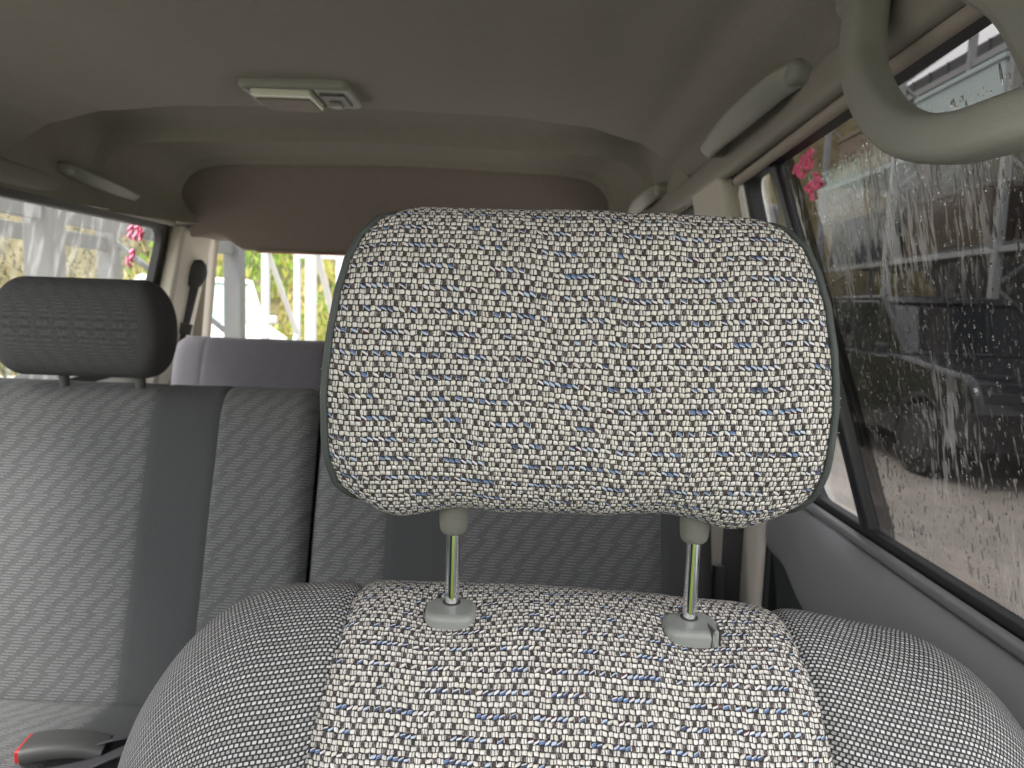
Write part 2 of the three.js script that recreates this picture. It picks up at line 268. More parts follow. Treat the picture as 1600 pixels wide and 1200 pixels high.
{ // rear frame, floor, front closure
  const s = roundPath(new THREE.Shape(), [[CX - 0.8, 0.5], [CX - 0.8, 1.2], [CX - 0.66, 1.86], [CX + 0.66, 1.86], [CX + 0.8, 1.2], [CX + 0.8, 0.5]], 0.03);
  s.holes.push(roundPath(new THREE.Path(), [[CX - 0.70, 1.2], [CX - 0.655, 1.7], [CX + 0.655, 1.7], [CX + 0.70, 1.2]], 0.04));
  part('tailgate', new THREE.ExtrudeGeometry(s, { depth: 0.05, bevelEnabled: true, bevelSize: 0.01, bevelThickness: 0.01, bevelOffset: -0.01, bevelSegments: 3 }).translate(0, 0, -2.43), M.pillar, body);
  part('floor', box(1.56, 0.06, 3.5, CX, 0.55, -0.68), M.carpet, body);
  part('firewall', box(1.56, 0.8, 0.05, CX, 0.8, 1.05), M.dash, body);
  part('bonnet', box(1.5, 0.12, 1.1, CX, 1.06, 1.66, 0.05), M.paint, body);
}
{ // dark panel above the rear window
  const g = thing('rear_header_panel', 'dark brown panel hanging above the rear window', 'trim panel');
  const prof = [[1.86, -2.012], [1.82, -2.03], [1.75, -2.085], [1.66, -2.155], [1.615, -2.19], [1.598, -2.205], [1.594, -2.225], [1.605, -2.3]];
  const P = profile(prof, 40);
  part('panel', grid(80, 40, (u, v) => { const q = P[Math.round(v * 40)], wob = 0.004 * noise.noise(u * 6, v * 3, 2), d = lerp(-0.615, 0.615, u), low = clamp((1.66 - q.y) / 0.065), x = CX + d * (1 - 0.04 * low);
    return [x, q.y - 0.5 * table(Math.abs(d), DROP) * (1 - low) * 0.9 + 0.03 * low * smooth((Math.abs(d) - 0.5) / 0.06) + wob, q.z + wob, x, q.y]; }), M.header, g);
  part('lower_edge', box(0.95, 0.005, 0.012, CX + 0.03, 1.5905, -2.212, 0.002), M.amber, g, 'thin orange brown edge strip');
}
{ const g = thing('rear_window', 'clear rear window glass above the third row seats', 'window');
  part('pane', grid(1, 1, (u, v) => [CX + lerp(-0.71, 0.71, u), lerp(1.19, 1.71, v), -2.385]), M.glass, g);
  part('sill', box(1.36, 0.03, 0.09, CX, 1.2, -2.36, 0.01), M.trim, g);
}
{ const g = thing('windscreen', 'front windscreen glass behind the viewer', 'windscreen');
  part('pane', grid(1, 1, (u, v) => [CX + lerp(-0.72, 0.72, u) * lerp(1.06, 0.92, v), lerp(1.12, 1.765, v), lerp(1.0, 0.33, v)]), M.glass, g);
  const d = thing('dashboard', 'dark dashboard under the windscreen, behind the viewer', 'dashboard');
  const P = profile([[0.6, 0.6], [0.85, 0.55], [1.02, 0.52], [1.09, 0.56], [1.11, 0.68], [1.11, 1.02]], 24);
  part('panel', grid(10, 24, (u, v) => { const q = P[Math.round(v * 24)]; return [CX + lerp(-0.77, 0.77, u), q.y, q.z]; }), M.dash, d);
}

/* ---------- side windows ---------- */
// rain water on the outside of the glass: runs and film scatter light
const wet = tex(1024, 1024, (i, j) => {
  const z = i / 1024, y = j / 1024;                                       // one metre tile
  const lean = z - 0.07 * y, n = noise.noise(lean * 110, y * 16, 1.1) * 0.7 + noise.noise(lean * 300, y * 55, 5.1) * 0.7 + noise.noise(lean * 30, y * 5, 8.2) * 0.4;
  const patch = smooth(0.28 + 1.7 * noise.noise(z * 6 + 0.4, y * 5, 3.3) + 0.5 * noise.noise(z * 17, y * 8, 7.7)), run = smooth((n + 0.05) * 1.9);
  const r = 0.05 + patch * run * 0.42 + 0.05 * patch + 0.05 * hash(i >> 1, j >> 2, 61);
  return [r, r, r];
}, false);
M.wetGlass = glass({ color: C(0.145, 0.142, 0.143), roughness: 1, roughnessMap: wet, bumpMap: wet, bumpScale: 0.001 });
const wetLight = tex(512, 512, (i, j) => { const n = noise.noise(i / 14, j / 60, 1.1) + 0.6 * noise.noise(i / 6, j / 18, 4.1), r = 0.05 + 0.26 * smooth(n * 1.2 + 0.2); return [r, r, r]; }, false);
M.quarterGlass = glass({ color: C(0.26, 0.26, 0.27), roughness: 1, roughnessMap: wetLight });
M.mistGlass = glass({ color: C(0.84, 0.86, 0.84), roughness: 1, roughnessMap: wetLight });
// marker strokes on a pane; points (z, y) run through, width w
function strokes(side, lines, c, w) {
  return merge(lines.map((l) => { const cu = new THREE.CatmullRomCurve3(l.map(([z, y]) => V(CX + side * (SX(y) + c), y, z)), false, 'catmullrom', 0.15); return new THREE.TubeGeometry(cu, l.length * 6, w, 6, false); }));
}
{
  const d = thing('rear_door', 'rear side door with rain streaked window and grey trim', 'door');
  const pane = part('window_pane', sidePane(1, [[-0.415, 1.165], [-0.425, 1.61], [-0.48, 1.694], [-1.045, 1.676], [-0.935, 1.165]], 0.022), M.wetGlass, d, 'rain streaked main window pane');
  part('quarter_pane', sidePane(1, [[-0.9, 1.165], [-1.01, 1.676], [-1.15, 1.668], [-1.115, 1.165]], 0.027), M.quarterGlass, d, 'small fixed quarter pane');
  part('divider_bar', sweep([[CX + SX(1.165) + 0.008, 1.165, -0.918], [CX + SX(1.42) + 0.008, 1.42, -0.973], [CX + SX(1.672) + 0.008, 1.672, -1.028]], () => [0.009, 0.0125, 3.4], V(1, 0, 0), 20, 16), M.rubberShine, d, 'black window divider bar');
  part('window_seal', sidePlate(1, grow(W_DOOR, 0.008), [{ pts: grow(W_DOOR, -0.006), r: 0.026 }], -0.004, 0.02, 0.03, 0.004), M.rubber, d);
  part('painted_frame', sidePlate(1, [[-1.11, 1.1], [-1.135, 1.662], [-1.162, 1.662], [-1.137, 1.1]], [], -0.006, -0.0008, 0.005, 0.002), M.paint, d, 'white painted rear edge of the door frame');
  // belt line
  part('belt_seal', sweep([[CX + 0.797, 1.179, -0.34], [CX + 0.797, 1.179, -1.11]], () => [0.009, 0.0095, 4], V(1, 0, 0), 30, 14), M.rubber, d);
  part('belt_moulding', sweep([[CX + 0.776, 1.1765, -0.34], [CX + 0.776, 1.1765, -1.125]], () => [0.0085, 0.0055, 3], V(1, 0, 0), 30, 14), M.ledge, d, 'smooth grey strip along the window sill');
  const TP = new THREE.CatmullRomCurve3([V(0.77, 1.172, 0), V(0.752, 1.174, 0), V(0.728, 1.17, 0), V(0.708, 1.154, 0), V(0.699, 1.13, 0), V(0.699, 1.105, 0), V(0.708, 1.085, 0), V(0.722, 1.075, 0)]);
  part('door_trim', grid(60, 50, (u, v) => { const q = TP.getPointAt(v), z = lerp(-0.34, -1.13, u); return [CX + q.x + 0.04 * smooth((-0.85 - z) / 0.26), q.y, z, z, v * 0.26]; }), M.doorGrey, d);
  part('door_insert', grid(40, 20, (u, v) => { const z = lerp(-0.34, -1.13, u); return [CX + 0.716 + 0.035 * v + 0.008 * Math.sin(v * 7) + 0.035 * smooth((-0.85 - z) / 0.26), lerp(1.085, 0.56, v), z, z, v * 0.52]; }), M.insert, d, 'dark cloth door insert');
  part('rear_edge', box(0.045, 0.62, 0.02, CX + 0.768, 0.86, -1.14, 0.006), M.rubber, d);
  // marker numbers written on the outside, read backwards from here
  const z0 = -1.0, y0 = 1.643, T = (a) => a.map((l) => l.map(([x, y]) => [z0 + x * 0.00105, y0 + y * 0.00045]));
  part('writing', strokes(1, T([[[2, -6], [14, 10], [24, 2], [14, -14], [24, -28], [36, -16]], [[28, 8], [40, 24], [50, 12], [38, -6], [52, -14], [62, 4]], [[54, 20], [60, 32], [66, 22], [58, 16]],
    [[30, -60], [44, -52], [52, -66], [40, -76], [30, -62]], [[44, -78], [42, -98]], [[56, -54], [66, -44], [72, -58], [60, -72], [76, -66]], [[66, -40], [62, -32]]]), 0.0195, 0.0026), M.pink, pane, 'pink marker numbers seen backwards');
  // rain drops
  const drop = new THREE.SphereGeometry(1, 10, 8); const wm = glass({ thickness: 0.01, ior: 1.33, color: C(1, 1, 1) });
  const n = 4200, im = new THREE.InstancedMesh(drop, wm, n); im.name = 'rain_drops'; im.userData.kind = 'stuff';
  const m4 = new THREE.Matrix4(), q = new THREE.Quaternion().setFromEuler(new THREE.Euler(0, 0, 0.255));
  for (let i = 0; i < n; i++) { const y = 1.19 + 0.45 * rnd(), z = -0.47 - (0.44 + 0.07 * (y - 1.18) / 0.48) * rnd(), s = 0.00035 + 0.0011 * rnd() ** 3, l = 1 + 6 * rnd() ** 2; m4.compose(V(CX + SX(y) + 0.0235, y, z), q, V(s * 0.6, s * l, s)); im.setMatrixAt(i, m4); }
  d.add(im);
}
{
  const w = thing('quarter_window', 'misted rear side window behind the dark headrest', 'window');
  const pane = part('pane', sidePane(-1, grow(W_QUARTER, 0.01), 0.02, 0.05), M.mistGlass, w);
  part('window_seal', sidePlate(-1, grow(W_QUARTER, 0.012), [{ pts: grow(W_QUARTER, -0.016), r: 0.045 }], -0.008, 0.018, 0.05, 0.004), M.rubber, w);
  const z0 = -1.975, y0 = 1.612, T = (a) => a.map((l) => l.map(([x, y]) => [z0 - x * 0.001, y0 + y * 0.001]));
  part('writing', strokes(-1, T([[[0, 8], [14, 20], [22, 8], [8, -6], [24, -10]], [[32, 16], [44, 22], [50, 8], [36, -8], [52, -12]], [[62, 22], [66, 0], [78, 14], [72, -12]], [[36, -50], [50, -40], [58, -54], [42, -66], [60, -70]], [[30, -60], [36, -78], [60, -84]]]), 0.0225, 0.0042), M.pink, pane, 'pink marker numbers in the upper corner');
  const v = thing('quarter_window', 'rear side window on the headrest side, beyond the door', 'window');
  part('pane', sidePane(1, grow(W_QUARTER, 0.01), 0.02, 0.05), M.mistGlass, v);
  part('window_seal', sidePlate(1, grow(W_QUARTER, 0.012), [{ pts: grow(W_QUARTER, -0.016), r: 0.045 }], -0.008, 0.018, 0.05, 0.004), M.rubber, v);
  const u = thing('rear_door', 'far side rear door with grey trim and clear window', 'door');
  part('window_pane', sidePane(-1, grow(W_DOOR, 0.008), 0.022), M.glass, u);
  part('door_trim', sidePlate(-1, [[-0.34, 0.56], [-0.34, 1.17], [-1.13, 1.17], [-1.13, 0.56]], [], -0.07, -0.001, 0.03, 0.02), M.doorGrey, u);
  for (const s of [-1, 1]) { const f = thing('front_door', s > 0 ? 'front door beside the viewer' : 'front door on the far side of the viewer', 'door'); part('window_pane', sidePane(s, grow(W_FRONT, 0.008), 0.022), M.glass, f); part('door_trim', sidePlate(s, [[0.92, 0.56], [0.92, 1.17], [-0.32, 1.17], [-0.32, 0.56]], [], -0.07, -0.001, 0.03, 0.02), M.doorGrey, f); }
}

/* ---------- front seat ---------- */
const SCX = 0.039;
{
  const seat = thing('front_seat', 'front seat with chequered off-white and blue flecked fabric headrest', 'car seat');
  const SP = profile([[0.62, -0.50], [0.9, -0.512], [1.14, -0.522], [1.215, -0.518], [1.252, -0.5], [1.267, -0.468], [1.264, -0.436], [1.249, -0.409], [1.218, -0.387], [1.17, -0.371], [1.10, -0.354], [0.9, -0.312], [0.66, -0.262]], 300);
  const tilt = (x) => 0.0012 - 0.028 * (x - SCX), zm = -0.44, posts = [-0.0355, 0.1125];
  const seamAt = (y) => 0.139 + clamp((1.262 - y), 0, 0.4) * 0.17;
  const dip = (x, y, z) => posts.reduce((a, px) => a + 0.0065 * Math.exp(-(((x - px) / 0.026) ** 2) - ((z + 0.436) / 0.024) ** 2), 0);
  const bumpy = (x, s) => 0.0012 * noise.noise(x * 22, s * 26, 3) + 0.0007 * noise.noise(x * 60, s * 50, 7);
  part('backrest_panel', grid(150, 300, (u, v) => {
    const q = SP[Math.round(v * 300)], q2 = 2 * u - 1, o = q2 * seamAt(q.y), e = clamp((Math.abs(q2) - 0.86) / 0.14), f = 0.0085 * (1 - Math.sqrt(1 - e * e * 0.98)) + 0.004 * q2 * q2 - bumpy(o, q.s);
    const x = SCX + o; let y = q.y - q.ny * f, z = q.z - q.nz * f; y -= dip(x, y, z) - tilt(x);
    return [x, y, z, x + 0.0018 * noise.noise(x * 14, q.s * 9, 2), q.s + 0.003 * noise.noise(x * 9, q.s * 8, 5)];
  }), M.weave, seat, 'chequered off-white centre panel with blue flecks');
  for (const s of [-1, 1]) part('bolster', grid(90, 200, (u, v) => {
    const q = SP[Math.round(v * 300)] ?? SP[300], k = Math.sin(u * Math.PI / 2), o0 = seamAt(q.y) - 0.002, o1 = (s < 0 ? 0.288 : 0.322) + clamp(1.2 - q.y, 0, 0.3) * 0.08, o = lerp(o0, o1, k), t = clamp((o - (o1 - 0.11)) / 0.11), f = 0.15 * (1 - Math.sqrt(Math.max(0, 1 - t * t)));
    const e = clamp(1 - (o - o0) / 0.016), sink = 0.007 * (1 - Math.sqrt(1 - e * e * 0.98)) + 0.0035 - bumpy(o + s, q.s) * 0.8, shrink = 1 - 0.96 * f / 0.15;
    const y = q.y - q.ny * sink - f - 0.12 * (o - o0) + tilt(SCX + s * o), z = zm + (q.z - q.nz * sink - zm) * shrink + 0.012 * Math.sin(Math.PI * clamp((o - o0) / 0.16)) * clamp(q.nz);
    return [SCX + s * o, y, z, s * (o + f * 0.9) + 0.0012 * noise.noise(o * 20, q.s * 12, 4), q.s - f * 0.2 + 0.002 * noise.noise(o * 12, q.s * 10, 9)];
  }), M.bolster, seat, 'fine grey woven side bolster');
  part('cushion', box(0.52, 0.14, 0.34, SCX, 0.64, -0.18, 0.05), M.bolster, seat);
  // headrest
  const hy = 1.419, hz = -0.443, HCX = 0.0345, HW = [[1.324, 0.116], [1.332, 0.128], [1.345, 0.1355], [1.365, 0.1385], [1.4, 0.1385], [1.43, 0.1365], [1.455, 0.1335], [1.475, 0.1295], [1.49, 0.1245], [1.502, 0.117], [1.51, 0.106]];
  const ring = []; { const raw = []; for (let i = 0; i < 720; i++) { const a = i / 720 * 2 * Math.PI, c = Math.cos(a), s = Math.sin(a); const y = 0.09 * Math.sign(s) * Math.abs(s) ** (2 / 3.1), th = 0.047 - 0.012 * clamp(y / 0.09) + 0.002 * (1 - (y / 0.09) ** 2); raw.push(V(0, hy + y, hz + (c > 0 ? th : th * 0.95) * Math.sign(c) * Math.abs(c) ** (2 / 2.7))); }
    const c = new THREE.CatmullRomCurve3(raw, true), N = 260, L = c.getLength(); c.arcLengthDivisions = 2000; c.updateArcLengths(); for (let i = 0; i <= N; i++) { const p = c.getPointAt((i + N / 2) / N % 1), t = c.getTangentAt((i + N / 2) / N % 1); ring.push({ y: p.y, z: p.z, ny: -t.z, nz: t.y, s: L * i / N }); } }
  const skin = (q2, q) => {
    const e = clamp((Math.abs(q2) - 0.84) / 0.16), low = clamp((1.36 - q.y) / 0.03), x0 = q2 * table(q.y, HW);
    const f = 0.0055 * (1 - Math.sqrt(1 - e * e * 0.96)) + 0.003 * q2 * q2 - 0.0016 * noise.noise(x0 * 16, q.s * 17, 11) - 0.0007 * noise.noise(x0 * 55, q.s * 50, 13);
    const droop = low * (0.007 * Math.exp(-(((Math.abs(q2) - 0.8) / 0.16) ** 2)) + 0.0025 * noise.noise(x0 * 30, 1, 2));
    return V(HCX + x0, q.y + (-q.ny) * f - droop, q.z + (-q.nz) * f);
  };
  const head = part('headrest', grid(170, 260, (u, v) => { const q = ring[Math.round(v * 260)], p = skin(2 * u - 1, q), x = p.x; return [p.x, p.y, p.z, x + 0.1 + 0.0016 * noise.noise(x * 12, q.s * 10, 6), q.s + 0.006 * noise.noise(x * 6, q.s * 6, 8) + 0.0016 * noise.noise(x * 25, q.s * 20, 3)]; }, true), M.weave, seat, 'chequered off-white headrest cushion with blue flecked rows');
  for (const s of [-1, 1]) {
    const edge = ring.slice(0, 260).map((q) => skin(s, q)), mid = V(HCX + s * 0.126, hy, hz);
    part('piping', new THREE.TubeGeometry(new THREE.CatmullRomCurve3(edge.filter((_, i) => i % 2 === 0).map((p) => V(p.x + s * 0.0014, hy + (p.y - hy) * 1.004, hz + (p.z - hz) * 1.012)), true), 260, 0.0021, 10, true), M.vinyl, head, 'dark green grey vinyl piping');
    part('side_panel', grid(260, 16, (u, v) => { const p = edge[Math.round(u * 260) % 260], k = v, r = Math.cos(k * Math.PI / 2), x = lerp(p.x, mid.x + s * 0.008, Math.sin(k * Math.PI / 2)); return [x, lerp(mid.y, p.y, r), lerp(mid.z, p.z, r), lerp(mid.z, p.z, r), lerp(mid.y, p.y, r)]; }), M.weave, head);
  }
  { const fs = [];
    for (let i = 0; i < 150; i++) {
      const side = rnd() < 0.5 ? -1 : 1, low = rnd() < 0.6, q2 = low ? side * (0.5 + 0.5 * rnd()) : side, q = low ? ring[Math.round(lerp(0.70, 0.80, rnd()) * 260)] : ring[Math.round(lerp(0.40, 0.72, rnd()) * 260)], p = skin(q2, q), L = 0.0015 + 0.004 * rnd() ** 2;
      const d = V((low ? 0.4 * (rnd() - 0.5) : 0) + side * (low ? 0.2 : 0.8) + 0.6 * (rnd() - 0.5), (low ? -0.8 : 0) + 0.9 * (rnd() - 0.5), 0.3 + 0.6 * (rnd() - 0.5)).normalize(), m = p.clone().addScaledVector(d, L * 0.5).add(V((rnd() - 0.5) * L * 0.5, (rnd() - 0.5) * L * 0.5, 0)), e = p.clone().addScaledVector(d, L);
      fs.push(new THREE.TubeGeometry(new THREE.CatmullRomCurve3([p, m, e]), 5, 0.00009, 4, false));
    }
    const fz = part('loose_fibres', merge(fs), std({ color: C(0.66, 0.64, 0.6), roughness: 1 }), head); fz.userData.kind = 'stuff'; }
  const lathe = (pts) => new THREE.LatheGeometry(pts.map(([r, y]) => new THREE.Vector2(r, y)), 40);
  posts.forEach((x, i) => {
    part('post', lathe([[0.0043, 0.075], [0.0043, -0.01]]).translate(x, 1.263, -0.443), M.chrome, head, 'polished chrome headrest post');
    part('post_sleeve', lathe([[0.0044, -0.0005], [0.0062, -0.0003], [0.0078, 0.0012], [0.0086, 0.004], [0.0092, 0.0115], [0.0092, 0.022], [0.004, 0.0225]]).translate(x, 1.3115, -0.443), M.sleeve, head, 'olive grey plastic sleeve under the cushion');
    // plastic guide on the backrest
    const w = i ? 0.0172 : 0.0157;
    const sh = roundPath(new THREE.Shape(), [[-w, -0.0135], [w, -0.0135], [w, 0.0135], [-w, 0.0135]], 0.011);
    const gg = new THREE.ExtrudeGeometry(sh, { depth: 0.0075, bevelEnabled: true, bevelSize: 0.0042, bevelThickness: 0.0042, bevelOffset: -0.0042, bevelSegments: 6, curveSegments: 14 }).rotateX(-Math.PI / 2 + 0.1).translate(x, 1.2515 + tilt(x), -0.4385);
    const pg = part('post_guide', gg, M.guide, seat, i ? 'grey plastic post guide with release button' : 'plain grey plastic post guide');
    part('collar', new THREE.TorusGeometry(0.005, 0.0006, 10, 36).rotateX(Math.PI / 2 + 0.1).translate(x, 1.2636 + tilt(x), -0.443), M.slot, pg);
    if (i) { part('release_button', box(0.0036, 0.012, 0.012, x + 0.0126, 1.2572 + tilt(x), -0.4308, 0.0016), M.guide, pg); part('slot', merge([box(0.0011, 0.0115, 0.012, x + 0.01, 1.2574 + tilt(x), -0.4306, 0.0004), box(0.001, 0.011, 0.0118, x + 0.0151, 1.257 + tilt(x), -0.4312, 0.0004)]), M.slot, pg); }
  });
}

/* ---------- rear seats ---------- */
// padded back or cushion: profile swept along x, rounded over radius r at both ends, split into fabric panels
function padded(owner, P, x0, x1, r, panels) {
  const n = P.length - 1;
  for (const [a, b, mat, name, label] of panels) part(name, grid(Math.max(8, Math.round((b - a) / 0.008)), n, (u, v) => {
    const q = P[Math.round(v * n)], x = lerp(a, b, u), d = Math.min(x - x0, x1 - x), t = clamp(1 - d / r), f = r * (1 - Math.sqrt(Math.max(0, 1 - t * t))) * 0.85;
    const e = Math.min(x - a, b - x), seam = (a > x0 + 0.01 || b < x1 - 0.01) ? 0.003 * clamp(1 - e / 0.01) ** 2 : 0, g = f + seam - 0.003 * noise.noise(x * 7, q.s * 7, 1);
    return [x, q.y - q.ny * g, q.z - q.nz * g, x, q.s];
  }), mat, owner, label);
}
const backMid = (n) => profile([[0.66, -1.2], [0.9, -1.29], [1.16, -1.372], [1.235, -1.388], [1.275, -1.375], [1.291, -1.335], [1.283, -1.29], [1.25, -1.262], [1.18, -1.24], [1.0, -1.185], [0.85, -1.142], [0.78, -1.125], [0.70, -1.13]], n);
const cushMid = (n) => profile([[0.72, -1.16], [0.79, -1.13], [0.806, -1.06], [0.808, -0.95], [0.806, -0.8], [0.79, -0.72], [0.74, -0.68], [0.64, -0.67]], n);
function midSeat(label, x0, x1, panels, hx) {
  const s = thing('bench_seat', label, 'car seat', 'middle row seats');
  padded(s, backMid(90), x0, x1, 0.035, panels.map(([a, b, m, l]) => [a, b, m, m === M.rib ? 'stripe_panel' : 'back_panel', l]));
  padded(s, cushMid(60), x0 + 0.01, x1 - 0.01, 0.03, panels.map(([a, b, m]) => [clamp(a, x0 + 0.01, x1), clamp(b, x0, x1 - 0.01), m, m === M.rib ? 'cushion_stripe' : 'cushion_panel']));
  // headrest of the middle row
  const HP = []; for (let i = 0; i <= 80; i++) { const a = i / 80 * 2 * Math.PI + Math.PI, c = Math.cos(a), q = Math.sin(a); HP.push({ y: 1.391 + 0.086 * Math.sign(q) * Math.abs(q) ** (2 / 3.2), z: -1.29 + 0.05 * Math.sign(c) * Math.abs(c) ** (2 / 2.6), s: i / 80 * 0.42 }); }
  const W = 0.143, wide = (q2, q) => { const t = clamp((Math.abs(q2) - 0.76) / 0.24), k = 1 - 0.3 * (1 - Math.sqrt(1 - t * t * 0.98)), yy = (q.y - 1.391) / 0.086; return V(hx + q2 * W * (1 - 0.10 * clamp(yy) ** 2 - 0.06 * clamp(-yy) ** 2), 1.391 + (q.y - 1.391) * k, -1.29 + (q.z + 1.29) * k); };
  const zone = (a, b) => grid(60, 80, (u, v) => { const q = HP[Math.round(v * 80)], p = wide(lerp(a, b, u), q); return [p.x, p.y, p.z, p.x, q.s]; }, true);
  const h = part('headrest', zone(-0.8, 0.8), M.jacqDark, s, 'dark grey fabric headrest');
  for (const k of [-1, 1]) {
    part('side_panel', zone(0.8 * k, k), M.purpleDark, h);
    part('side_panel', grid(80, 6, (u, v) => { const p = wide(k, HP[Math.round(u * 80)]); const c = V(hx + k * W * 1.0, 1.391, -1.29); p.lerp(c, v); p.x += k * 0.008 * (1 - (1 - v) ** 2); return [p.x, p.y, p.z, p.z, p.y]; }), M.purpleDark, h);
    part('post', new THREE.CylinderGeometry(0.0085, 0.0085, 0.05, 16).translate(hx + 0.02 + k * 0.068, 1.3, -1.3), M.beltCover, h);
  }
  return s;
}
midSeat('middle row seat with dark headrest and one broad dark stripe showing', -1.03, -0.347, [[-1.03, -0.98, M.rib], [-0.98, -0.63, M.jacq, 'grey patterned back panel'], [-0.63, -0.512, M.rib, 'plain dark grey stripe'], [-0.512, -0.347, M.jacq]], -0.757);
midSeat('middle row seat seen between the front headrest posts', -0.341, 0.345, [[-0.341, -0.212, M.jacq], [-0.212, -0.092, M.rib, 'plain dark grey stripe'], [-0.092, 0.252, M.jacq, 'grey patterned back panel'], [0.252, 0.345, M.rib]], 0.08);
const backThird = profile([[0.72, -1.95], [1.0, -2.05], [1.22, -2.11], [1.3, -2.115], [1.335, -2.085], [1.342, -2.045], [1.328, -2.01], [1.28, -1.985], [1.0, -1.92], [0.7, -1.86]], 60);
[[-0.945, -0.47, 'plum grey third row seat back below the rear window'], [-0.46, 0.27, 'third row seat back hidden behind the front headrest']].forEach(([a, b, l]) => {
  const s = thing('folding_seat', l, 'car seat', 'third row seats');
  padded(s, backThird, a, b, 0.04, [[a, a + 0.09, M.purple, 'back_panel'], [a + 0.09, b - 0.06, M.purple, 'back_panel'], [b - 0.06, b, M.purpleDark, 'stripe_panel']]);
});

/* ---------- fittings ---------- */
{ // large grab handle near the centre pillar
  const h = thing('grab_handle', 'large curved grab handle by the centre pillar, in front of the wet window', 'grab handle', 'grab handles');
  const x = 0.272, pts = [[x + 0.016, 1.722, -0.66], [x + 0.004, 1.705, -0.637], [x - 0.006, 1.655, -0.612], [x - 0.012, 1.614, -0.573], [x - 0.014, 1.585, -0.532], [x - 0.012, 1.57, -0.498], [x - 0.004, 1.564, -0.468], [x + 0.01, 1.567, -0.442], [x + 0.05, 1.578, -0.42]];
  part('grip', sweep(pts, (t) => [0.0155 + 0.002 * Math.abs(2 * t - 1) ** 2, 0.0155 + 0.002 * Math.abs(2 * t - 1) ** 3, 3], V(1, 0, 0), 90, 24), M.handle, h);
  part('end_cap', box(0.036, 0.03, 0.05, x + 0.014, 1.727, -0.665, 0.012), M.handle, h);
  part('end_cap', box(0.05, 0.055, 0.05, x + 0.062, 1.578, -0.42, 0.014), M.handle, h);
}
function barHandle(label, s, z0, z1) {
  const h = thing('grab_handle', label, 'grab handle', 'grab handles'), X = (d) => CX + s * d, zm = (z0 + z1) / 2;
  part('grip', sweep([[X(0.632), 1.712, z0 + 0.004], [X(0.62), 1.707, z0 - 0.012], [X(0.61), 1.7, z0 - 0.045], [X(0.604), 1.694, lerp(z0, z1, 0.45)], [X(0.604), 1.69, lerp(z0, z1, 0.75)], [X(0.61), 1.69, z1 + 0.022], [X(0.632), 1.698, z1]], (t) => [0.0155 + 0.003 * Math.sin(Math.PI * clamp(t * 1.3)) - 0.004 * t, 0.0072, 2.6], V(-s * 0.75, 0.66, 0), 80, 24), M.handle, h);
  part('end_cap', box(0.034, 0.026, 0.04, X(0.634), 1.712, z0 + 0.002, 0.011), M.handle, h);
  part('end_cap', box(0.034, 0.026, 0.036, X(0.638), 1.7, z1, 0.011), M.handle, h);
}
barHandle('folded grab handle above the rear end of the wet window', 1, -0.83, -1.14);
barHandle('grab handle above the misted quarter window', -1, -1.6, -1.86);
barHandle('grab handle end peeking out above the front headrest', 1, -1.6, -1.86);
{ // dome light
  const L = thing('dome_light', 'rectangular dome light with switch on the headliner', 'dome light');
  const x = -0.385, z = -1.31, y = HY(x, z);
  const sh = roundPath(new THREE.Shape(), [[-0.093, -0.062], [0.093, -0.062], [0.093, 0.062], [-0.093, 0.062]], 0.014);
  sh.holes.push(roundPath(new THREE.Path(), [[-0.077, -0.05], [0.027, -0.05], [0.027, 0.05], [-0.077, 0.05]], 0.004));
  part('housing', new THREE.ExtrudeGeometry(sh, { depth: 0.008, bevelEnabled: true, bevelSize: 0.007, bevelThickness: 0.011, bevelOffset: -0.007, bevelSegments: 5 }).rotateX(Math.PI / 2).translate(x, y + 0.004, z), M.lampBody, L);
  part('lens', box(0.1, 0.02, 0.095, x - 0.025, y - 0.013, z, 0.004), M.lens, L, 'pale lens front');
  part('lens_plate', box(0.092, 0.003, 0.075, x - 0.025, y - 0.0243, z - 0.008, 0.001), M.lensPlate, L);
  part('switch_bezel', box(0.042, 0.005, 0.07, x + 0.058, y - 0.0165, z, 0.002), M.beltCover, L);
  part('switch', box(0.02, 0.009, 0.026, x + 0.055, y - 0.02, z - 0.015, 0.003), M.lampBody, L);
}
function dBelt(label, s) {
  const b = thing('seat_belt', label, 'seat belt', 'third row seat belts'), X = (d) => CX + s * d, z = -2.25;
  const R = V(-s * 0.5, 0, 0.86), I = (y, i = 0.012) => X(SX(y) - 0.045 - i);
  part('anchor_cover', sweep([[I(1.555, 0.004), 1.555, z], [I(1.54, 0.016), 1.54, z + 0.006], [I(1.51, 0.018), 1.51, z + 0.006], [I(1.485), 1.485, z + 0.004]], (t) => [0.013, 0.034 * (0.55 + 0.45 * Math.sin(Math.PI * clamp(0.12 + t * 0.8))), 2.4], R, 24, 20), M.beltCover, b);
  part('strap', sweep([[I(1.5), 1.5, z], [I(1.4), 1.4, z], [I(1.26), 1.26, z + 0.005], [I(1.12), 1.12, z + 0.01]], () => [0.0016, 0.023, 6], R, 30, 12), M.belt, b);
  part('tongue', sweep([[I(1.372, 0.018), 1.372, z + 0.006], [I(1.34, 0.018), 1.34, z + 0.006]], () => [0.006, 0.03, 4], R, 8, 16), M.beltCover, b);
}
dBelt('dark seat belt hanging on the beige rear pillar', -1); dBelt('seat belt on the rear pillar behind the headrest', 1);
